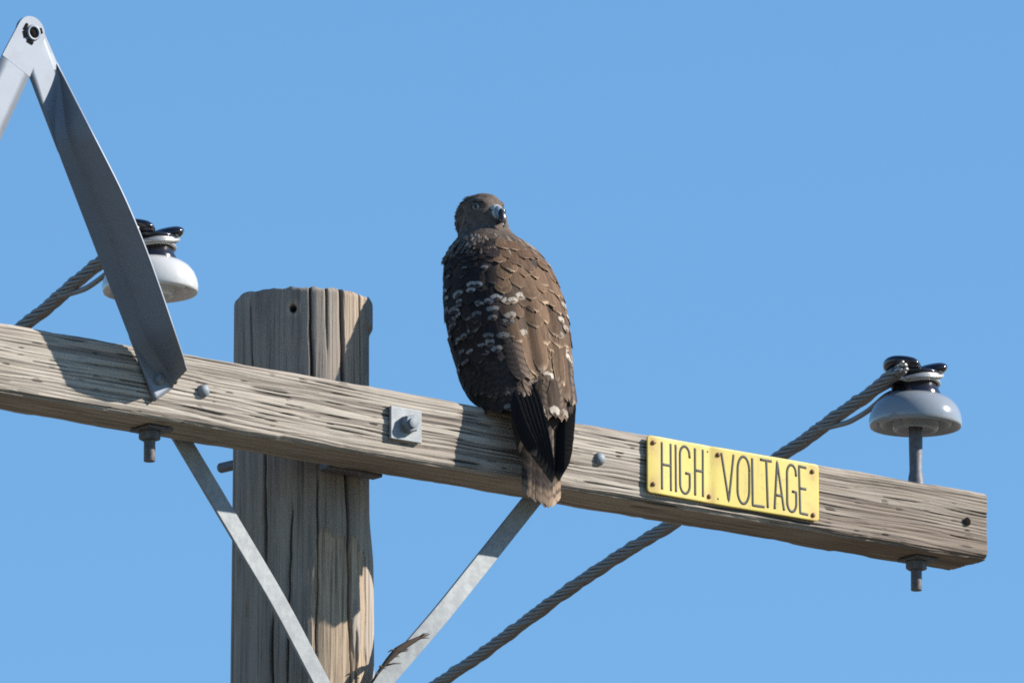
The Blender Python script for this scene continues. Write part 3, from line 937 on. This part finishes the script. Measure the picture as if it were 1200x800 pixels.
def shell_feather(name, root, mat, a0, z0, delta, L, W, h0, h1, rs, nu=7, nv=9):
    """a contour feather that lies along the curve of the body and lifts slightly towards its tip"""
    pa = np.linalg.norm(bsurf(a0 + .02, z0) - bsurf(a0 - .02, z0)) / .04
    pz = np.linalg.norm(bsurf(a0, z0 + .004) - bsurf(a0, z0 - .004)) / .008
    cd, sd_ = math.cos(delta), math.sin(delta)
    V, UV, F = [], [], []
    ph = rs.uniform(0, 6.28)
    for j in range(nv):
        v = j / (nv - 1)
        prof = min(1.0, .45 + 1.6 * v) * (math.sqrt(max(0, 1 - (max(0, v - .58) / .42) ** 2.1)) if v > .58 else 1.0)
        prof = max(prof, .10)
        for i in range(nu):
            u = i / (nu - 1) * 2 - 1
            x = u * W / 2 * prof * (1 + .07 * math.sin(i * 4.3 + j * 2.9 + ph) * v)
            y = v * L * (1 - .07 * abs(math.sin(i * 2.7 + ph)) * v)
            a = a0 + (x * cd + y * sd_) / pa
            z = z0 - (y * cd - x * sd_) / pz
            h = h0 + (h1 - h0) * v ** 1.2 - .0010 * (u * prof) ** 2
            if z < .064:
                P = bsurf(a, .064, h) + (bsurf(a, .064) - bsurf(a, .072)) / .008 * (.064 - z) * np.array([.35, .35, 1])
            else:
                P = bsurf(a, z, h)
            V.append(P); UV.append((u * .5 + .5, v))
    for j in range(nv - 1):
        for i in range(nu - 1):
            q = j * nu + i
            F.append((q, q + nu, q + nu + 1, q + 1))
    return part(name, (np.array(V), F), mat, root, uv=UV)

def place_feather(me, name, root, p, d, n, lift, scale=1.0, roll=0.0):
    d = d / np.linalg.norm(d); n = n - (n @ d) * d; n /= np.linalg.norm(n)
    d2 = d * math.cos(lift) + n * math.sin(lift); n2 = n * math.cos(lift) - d * math.sin(lift)
    x = np.cross(d2, n2)
    if roll:
        x, n2 = x * math.cos(roll) + n2 * math.sin(roll), n2 * math.cos(roll) - x * math.sin(roll)
    o = link(bpy.data.objects.new(name, me)); o.parent = root
    org = np.array(root['org']); q = p - org
    mm = Matrix(((x[0], d2[0], n2[0], q[0]), (x[1], d2[1], n2[1], q[1]), (x[2], d2[2], n2[2], q[2]), (0, 0, 0, 1)))
    o.matrix_local = mm @ Matrix.Diagonal((scale, scale, scale, 1))
    return o

def blade(name, root, mat, pts, width, nrm, camber=.18, round_tip=.85, n=22, nu=7):
    """a long flight feather swept along a smooth path"""
    P = np.array(pts, float); k = np.linspace(0, len(P) - 1, n)
    C_ = np.stack([np.interp(k, range(len(P)), P[:, c]) for c in range(3)], -1)
    for _ in range(8): C_[1:-1] = (C_[:-2] + 2 * C_[1:-1] + C_[2:]) / 4
    T = np.gradient(C_, axis=0); V, UV, F = [], [], []
    for i in range(n):
        v = i / (n - 1); t = T[i] / np.linalg.norm(T[i])
        nn = np.asarray(nrm, float); nn = nn - (nn @ t) * t; nn /= np.linalg.norm(nn); x = np.cross(t, nn)
        prof = min(1, .45 + 1.8 * v) * (math.sqrt(max(0, 1 - (max(0, v - round_tip) / (1 - round_tip)) ** 2)) if v > round_tip else 1)
        prof = max(prof, .05)
        for j in range(nu):
            u = j / (nu - 1) * 2 - 1
            rag = 1 + .03 * math.sin(i * 3.7 + j * 5.1)
            V.append(C_[i] + x * u * width / 2 * prof * rag - nn * camber * (u * prof) ** 2 * width / 2)
            UV.append((u * .5 + .5, v))
    for i in range(n - 1):
        for j in range(nu - 1):
            a = i * nu + j
            F.append((a, a + 1, a + nu + 1, a + nu))
    return part(name, (np.array(V), F), mat, root, uv=UV)

def build_hawk():
    t = thing('hawk', 'brown mottled hawk perched on the crossarm, back turned, looking over its shoulder', 'hawk', (XB, .05, ZT))
    rs = random.Random(3)
    na = 64
    zz = np.concatenate([np.linspace(RINGS[0, 0], .36, 60), np.linspace(.364, RINGS[-1, 0] - .0002, 34)])
    P = np.concatenate([bsurf(np.linspace(-math.pi, math.pi, na, endpoint=False), z) for z in zz])
    P = head_shape(P)
    F = [(i * na + j, i * na + (j + 1) % na, (i + 1) * na + (j + 1) % na, (i + 1) * na + j) for i in range(len(zz) - 1) for j in range(na)]
    F.append(tuple(range(na))[::-1]); F.append(tuple((len(zz) - 1) * na + j for j in range(na)))
    MB = mat_body()
    part('body', (P, F), MB, t)

    # ---- tail
    for i in range(12):
        s = (i - 5.5) / 5.5
        layer = -abs(s) * .006
        base = np.array([XB + s * .030, -.050 + .006 * abs(s), .085])
        tip = np.array([XB + s * .031 - .003, -.060 + .010 * abs(s) + .0015 * (i % 2), -.110 + .014 * abs(s) ** 2 + rs.uniform(-.003, .003)])
        mid = (base + tip) / 2 + np.array([0, -.002, 0])
        blade('tail_feather', t, FM['tail_left' if s < .1 else 'tail'], [base, mid, tip], .023, (s * .35, -1, -.12), round_tip=.93)  # left feathers take the shade-painted tail colour
    # upper tail coverts
    mt = feather_mesh('upper_tail_covert', FM['crescent'], .066, .028, .2, .02)
    mt2 = feather_mesh('upper_tail_covert', FM['second'], .078, .026, .2, .02)
    for i in range(5):
        s = (i - 2) / 2
        place_feather(mt2 if i % 2 else mt, 'tail_covert', t, np.array([XB + s * .020 + .006, -.066 + .006 * abs(s), .098 + .008 * (i % 2)]), np.array([s * .1, -.06, -1.0]), np.array([s * .4, -1, -.1]), .02, 1.0)

    # ---- folded wings: primaries then secondaries on each side
    for side in (-1, 1):
        for i in range(6):
            q = i / 5
            base = bsurf(side * (.42 + .40 * q), .105 if side < 0 else .150, -.006 if side < 0 else -.012)
            if side < 0:
                m1 = np.array([XB - .030 - .036 * q, -.060 + .012 * q, .066])
                m2 = np.array([XB - .022 - .036 * q, -.069 + .006 * q, .010])
                tip = np.array([XB - .004 - .030 * q, -.073 + .003 * q, -.074 + .040 * q])
            else:
                m1 = np.array([XB + .030 + .036 * q, -.052 + .020 * q, .085])
                m2 = np.array([XB + .026 + .024 * q, -.056 + .012 * q, .010])
                tip = np.array([XB + .020 + .014 * q, -.060 + .008 * q, -.066 + .018 * q])
            blade('primary_feather', t, FM['primary'], [base, m1, m2, tip], .022, (-1.25, -1, 0) if side < 0 else (-1.3, -1, 0), round_tip=.78)
        for i in range(9):
            q = i / 8
            ang = side * (1.75 - 1.42 * q)
            zb_ = .165 - .01 * q
            _, _, nn = bframe(ang, .15)
            if side < 0:
                zt_ = .066 - .012 * q + rs.uniform(-.005, .006)
                b0 = bsurf(ang, zb_, -.003 + .0004 * i); b1 = bsurf(ang * .985, (zb_ + zt_) / 2 + .01, .000 + .0005 * i)
                b2 = bsurf(ang * .95, zt_ + .022, .002 + .0006 * i) + np.array([0, 0, -.016])
                b2[2] = max(b2[2], ZT + .004 if b2[1] > -.012 else -1)
            else:
                b0 = bsurf(ang, zb_, -.003 + .0004 * i); b1 = bsurf(ang * .97, .112, .000 + .0005 * i)
                b2 = np.array([XB + .066 - .046 * q, -.030 - .036 * q, .052 - .008 * q])
            mt_ = FM['second'] if q > .80 else (FM['primary'] if side > 0 and q > .3 else FM['tail_dark'])
            blade('secondary_feather', t, mt_, [b0, b1, b2], .028, nn, round_tip=.72, n=16)

    # ---- contour feathers in shingled rows, nape to rump; upper rows lie over lower ones
    SIZE = {'plain': (.042, .026), 'edged': (.044, .028), 'crescent': (.044, .027), 'mottle': (.038, .023), 'dcres': (.040, .025), 'dark': (.042, .026), 'speck': (.038, .023)}
    breast = []
    z = .070; row = 0
    while z < .338:
        yc, rx, ry = (np.interp(z, _zz, _pp[:, k]) for k in range(3))
        circ = math.pi * (3 * (rx + ry) - math.sqrt((3 * rx + ry) * (rx + 3 * ry)))
        sp = .0190 if z < .3 else .0165
        n_ = max(10, int(circ / sp))
        for i in range(n_):
            a = ((i + .5 * (row % 2)) / n_ * 2 - 1) * math.pi + rs.uniform(-.09, .09)
            a = (a + math.pi) % (2 * math.pi) - math.pi
            if z < .105 and abs(a) < .22: continue
            if z < .102 and not -1.9 < a < -.2: continue
            zz_ = z + rs.uniform(-.007, .007)
            p, d, nn = bframe(a, zz_)
            sc_ = 1.0 if z < .29 else .78
            # feathers sweep in towards the tail
            d = d + np.array([-.22 * np.sin(a), 0, 0]) * sstep(.30, .2, z) + rs.uniform(-.2, .2) * np.cross(d, nn)
            p = p + nn * (.0004 if z > .18 else .0030) - d * .006
            lift = .030 + rs.uniform(-.015, .03)
            deg = math.degrees(a)
            if abs(deg) > 116:
                breast.append((p, d, nn, lift, sc_)); continue
            rr = rs.random()
            if abs(deg) <= 62:
                left = deg < -34                      # side away from the sun: shade painted in with darker feathers
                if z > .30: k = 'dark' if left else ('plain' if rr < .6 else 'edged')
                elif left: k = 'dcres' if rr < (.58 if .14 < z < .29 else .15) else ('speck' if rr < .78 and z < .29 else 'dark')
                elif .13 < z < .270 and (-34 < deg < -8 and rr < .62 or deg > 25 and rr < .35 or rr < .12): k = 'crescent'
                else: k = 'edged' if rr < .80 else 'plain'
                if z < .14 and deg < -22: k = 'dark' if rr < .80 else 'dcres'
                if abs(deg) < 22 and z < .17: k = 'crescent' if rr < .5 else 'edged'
                nm = 'scapular_feather'
            else:
                k = ('mottle' if rr < .25 else ('dcres' if rr < .55 else 'speck')) if rr < .80 and .14 < z < .30 else ('dark' if rr < .85 else 'speck')
                nm = 'wing_covert_feather'
            L_, W_ = SIZE[k]; f_ = sc_ * rs.uniform(.80, 1.18) * (1.18 if z < .22 and abs(deg) < 45 else 1.0)
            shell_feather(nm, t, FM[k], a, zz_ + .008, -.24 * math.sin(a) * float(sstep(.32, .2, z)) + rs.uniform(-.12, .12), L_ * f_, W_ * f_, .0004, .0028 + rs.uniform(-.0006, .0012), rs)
        z += .0150 if z < .3 else .0115; row += 1

    # ---- long tertials and inner secondaries lying over the lower back
    for a0, z0, L_, W_, dl, k, h in ((-.62, .170, .085, .030, .16, 'tail_dark', .0050), (-.42, .180, .092, .031, .12, 'second', .0056), (-.24, .196, .100, .031, .06, 'edged', .0064), (-.10, .205, .098, .028, .03, 'edged', .0070),
                                  (1.02, .170, .112, .024, -.26, 'tail_dark', .0040), (.86, .180, .125, .025, -.22, 'second', .0046), (.68, .185, .134, .026, -.16, 'tail_dark', .0050), (.50, .192, .130, .027, -.10, 'plain', .0054), (.33, .200, .118, .026, -.05, 'edged', .0060)):
        shell_feather('tertial_feather', t, FM[k], a0, z0, dl, L_, W_, .0012, h + .002, rs, 7, 18)

    # ---- small plumage: head, nape and breast, far too fine to count
    def tuft(geos, uvs, p, d, nn, lift, L, W):
        d = d / np.linalg.norm(d); nn = nn - (nn @ d) * d; nn /= np.linalg.norm(nn)
        d2 = d * math.cos(lift) + nn * math.sin(lift); n2 = nn * math.cos(lift) - d * math.sin(lift); x = np.cross(d2, n2)
        V, u_ = [], []
        for j, (v, w) in enumerate(((0, .5), (.45, 1.0), (.8, .75), (1.0, .1))):
            for i in (-1, 0, 1):
                V.append(p + d2 * v * L + x * i * w * W / 2 - n2 * (.25 * abs(i) * W * w + .25 * L * (v - .3) ** 2)); u_.append((i * .5 + .5, v))
        geos.append((np.array(V), [(j * 3 + i, j * 3 + i + 1, j * 3 + i + 4, j * 3 + i + 3) for j in range(3) for i in range(2)])); uvs.extend(u_)
    geos, uvs = [], []
    for p, d, nn, lift, s_ in breast: tuft(geos, uvs, p, d, nn, lift, .045, .028)
    g = join(geos); o = part('breast_plumage', g, FM['plain'], t, uv=uvs); o['kind'] = 'stuff'
    sets = {'plain': ([], []), 'edged': ([], []), 'dark': ([], []), 'pale': ([], []), 'head': ([], [])}
    for q in range(3600):
        zq = .438 - .108 * rs.random() ** .85
        a = rs.uniform(-math.pi, math.pi)
        p, d, nn = bframe(a, zq)
        p = head_shape(p[None])[0]
        r = p - HC; f, l = r @ HF, abs(r @ HL)
        # leave the bill, the lores and the eyes free
        if f > .022 and l < .0165 and r[2] < .016 and r[2] > -.020: continue
        if f > .012 and l < .0205 and -.012 < r[2] < .006: continue
        if f > .0 and math.hypot(l - .0265, r[2] - .010) < .0088: continue
        d = d * 1.0 - HF * (.9 * sstep(-.02, .01, r[2]) + .15)
        x_ = rs.random()
        if f > .008 and r[2] < -.012 and r[2] > -.045: k = 'pale' if x_ < .45 else ('edged' if x_ < .65 else 'head')     # pale throat
        elif f > -.005 and l > .016 and r[2] < .004: k = 'pale' if x_ < .20 else ('head' if x_ < .85 else 'dark')   # streaked cheek
        elif f > 0 and l > .02 and r[2] > .018: k = 'pale' if x_ < .22 else 'head'
        elif zq < .366 and .0 < a < .9 and x_ < .30: k = 'pale'
        elif zq < .372 and -1.2 < a < .6 : k = 'plain' if x_ < .7 else 'edged'
        else: k = 'head' if x_ < .72 else 'dark'
        small = 1.0 if zq > .37 else 1.5
        tuft(*sets[k], p - nn * .001, d, nn, .12 + rs.uniform(0, .18), .0130 * small * rs.uniform(.7, 1.3), .0058 * small)
    hm = FM
    for k, (gg, uu) in sets.items():
        if not gg: continue
        o = part('head_plumage', join(gg), hm[k], t, uv=uu); o['kind'] = 'stuff'

    # ---- bill, cere, eyes
    horn = mat_simple('blue_grey_horn', (.22, .26, .30), .32, .5, 0, .2, 260, .05)
    tipm = mat_simple('black_horn', (.02, .02, .024), .28, .5, 0, .1, 260, .05)
    cere = mat_simple('pale_cere', (.40, .44, .43), .45, .4, 0, .15, 300, .1)
    def hp(f, l, z): return HC + HF * f + HL * l + np.array([0, 0, z])
    def loft(sts, n=18):
        V, F = [], []
        for f, z, wl, wz, nose in sts:
            for j in range(n):
                a = 2 * math.pi * j / n
                V.append(hp(f - nose * math.sin(a) * .3, wl * math.cos(a), z + wz * math.sin(a)))
        k = len(sts)
        for i in range(k - 1):
            for j in range(n):
                F.append((i * n + j, i * n + (j + 1) % n, (i + 1) * n + (j + 1) % n, (i + 1) * n + j))
        F.append(tuple(range(n))[::-1]); F.append(tuple((k - 1) * n + j for j in range(n)))
        return np.array(V), F
    part('lores', loft([(.014, .000, .0215, .0105, 0), (.024, .0005, .0185, .0125, .002), (.0305, .001, .0145, .0128, .003), (.034, .001, .0125, .0125, .003)]), mat_simple('grey_lores', (.15, .145, .13), .8, .2, 0, .4, 500, .5), t)
    part('cere', loft([(.030, .001, .0138, .0138, 0), (.038, .0015, .0125, .0142, .004), (.0445, .001, .0110, .0135, .006), (.0485, .000, .0100, .0126, .006)]), cere, t)
    part('beak', loft([(.0475, -.0003, .0096, .0124, .004), (.052, -.002, .0086, .0114, .004), (.0565, -.005, .0072, .0100, .003)]), horn, t)
    part('beak_tip', loft([(.0560, -.0048, .0073, .0101, .002), (.0605, -.0100, .0056, .0088, .000), (.0628, -.0165, .0040, .0072, -.002), (.0622, -.0225, .0024, .0048, -.002), (.0605, -.0270, .0008, .0018, 0)]), tipm, t)
    part('lower_beak', loft([(.028, -.0145, .0110, .0035, 0), (.040, -.0148, .0085, .0034, 0), (.050, -.0158, .0056, .0026, 0), (.055, -.0165, .0022, .0012, 0)]), tipm, t)
    for s in (-1, 1):
        part('nostril', lathe([(.0001, .0008), (.0016, .0007), (.0019, -.001)], hp(.0435, s * .0110, .0030), HF * .35 + HL * s * .95, 12), M['void'], t)
        ex = HF * .58 + HL * s * .80 + np.array([0, 0, .05]); ex /= np.linalg.norm(ex)
        ec = hp(.0195, s * .0235, .010)
        eyem = mat_simple('grey_brown_iris', (.30, .27, .21), .08, .6, 0, .2, 900, 0)
        e = part('eye', lathe([(.0001, .0082), (.0032, .0077), (.0056, .0058), (.0070, .0032), (.0074, 0)], ec, ex, 20), eyem, t)
        pup = mat_simple('black_pupil', (.006, .006, .007), .06, .6, 0, 0, 50, 0)
        part('pupil', lathe([(.0001, .0089), (.0028, .0085), (.0037, .0077)], ec, ex, 18), pup, e, sub=True)
        lid = mat_simple('dark_eye_ring', (.045, .038, .036), .7, .2, 0, .2, 300, .2)
        part('eyelid', lathe([(.0062, .0034), (.0067, .0060), (.0082, .0055), (.0098, .0010)], ec, ex, 24), lid, e, sub=True)
        # heavy brow shelf
        bv = [hp(.033, s * .0105, .0150), hp(.029, s * .0190, .0185), hp(.020, s * .0265, .0200), hp(.008, s * .0310, .0185)]
        part('brow', tube(bv, [.0020, .0036, .0036, .0018], 10), lid, t)
    # ---- legs and feet gripping the top of the arm
    skin = mat_simple('yellow_scaled_skin', (.42, .32, .10), .6, .3, 0, .3, 400, .4)
    claw = tipm
    for s in (-1, 1):
        c = np.array([XB + s * .034, .056, ZT])
        th = [c + np.array([-.002 * s, -.020, .075]), c + np.array([0, -.012, .055]), c + np.array([0, -.004, .034]), c + np.array([0, 0, .018])]
        part('thigh', tube(th, [.026, .025, .017, .008], 16), MB, t)
        part('foot', join([tube([c + np.array([0, -.003, .03]), c + np.array([0, 0, .010])], [.0062, .0072], 12)] + [
            tube([c + np.array([0, 0, .009]), c + .5 * np.array([dx, dy, 0]) + np.array([0, 0, .0105]), c + np.array([dx, dy, .0055])], [.006, .0052, .0042], 10)
            for dx, dy in ((0, .040), (-.020, .034), (.020, .034), (0, -.026))]), skin, t)
        for dx, dy in ((0, .040), (-.020, .034), (.020, .034), (0, -.026)):
            e0 = c + np.array([dx, dy, .0065]); dn = np.array([dx, dy, 0]) / math.hypot(dx, dy)
            part('claw', tube([e0, e0 + dn * .008 + np.array([0, 0, .001]), e0 + dn * .013 + np.array([0, 0, -.004])], [.0036, .0026, .0006], 8), claw, t)
build_hawk()

# ------------------------------------------------------------------ dry twig caught on the brace
def build_twig():
    t = thing('dry_twig', 'scrap of dry twig and bark caught on the right brace', 'twig', (.06, .100, -.36))
    rs = random.Random(5)
    main = np.array([(.018, .108, -.405), (.030, .103, -.383), (.048, .101, -.362), (.066, .101, -.344), (.088, .102, -.330), (.112, .103, -.317), (.134, .104, -.308)])
    part('stem', tube(main, [.0015, .0024, .0045, .0060, .0052, .0030, .0008], 9), M['twig'], t)
    for i in range(20):
        u = rs.uniform(.8, 5.2); k = int(u); p = main[k] + (main[k + 1] - main[k]) * (u - k)
        d = np.array([.9, 0, .55]) * rs.choice((1, 1, 1, -1)) + np.array([rs.uniform(-.3, .3), rs.uniform(-.35, .0), rs.uniform(-.3, .3)]); d /= np.linalg.norm(d)
        L = rs.uniform(.010, .030)
        part('sprig', tube([p, p + d * L * .6 + np.array([0, 0, .002]), p + d * L + np.array([.003, 0, .001])], [.0020, .0014, .0005], 6), M['twig'], t)
build_twig()
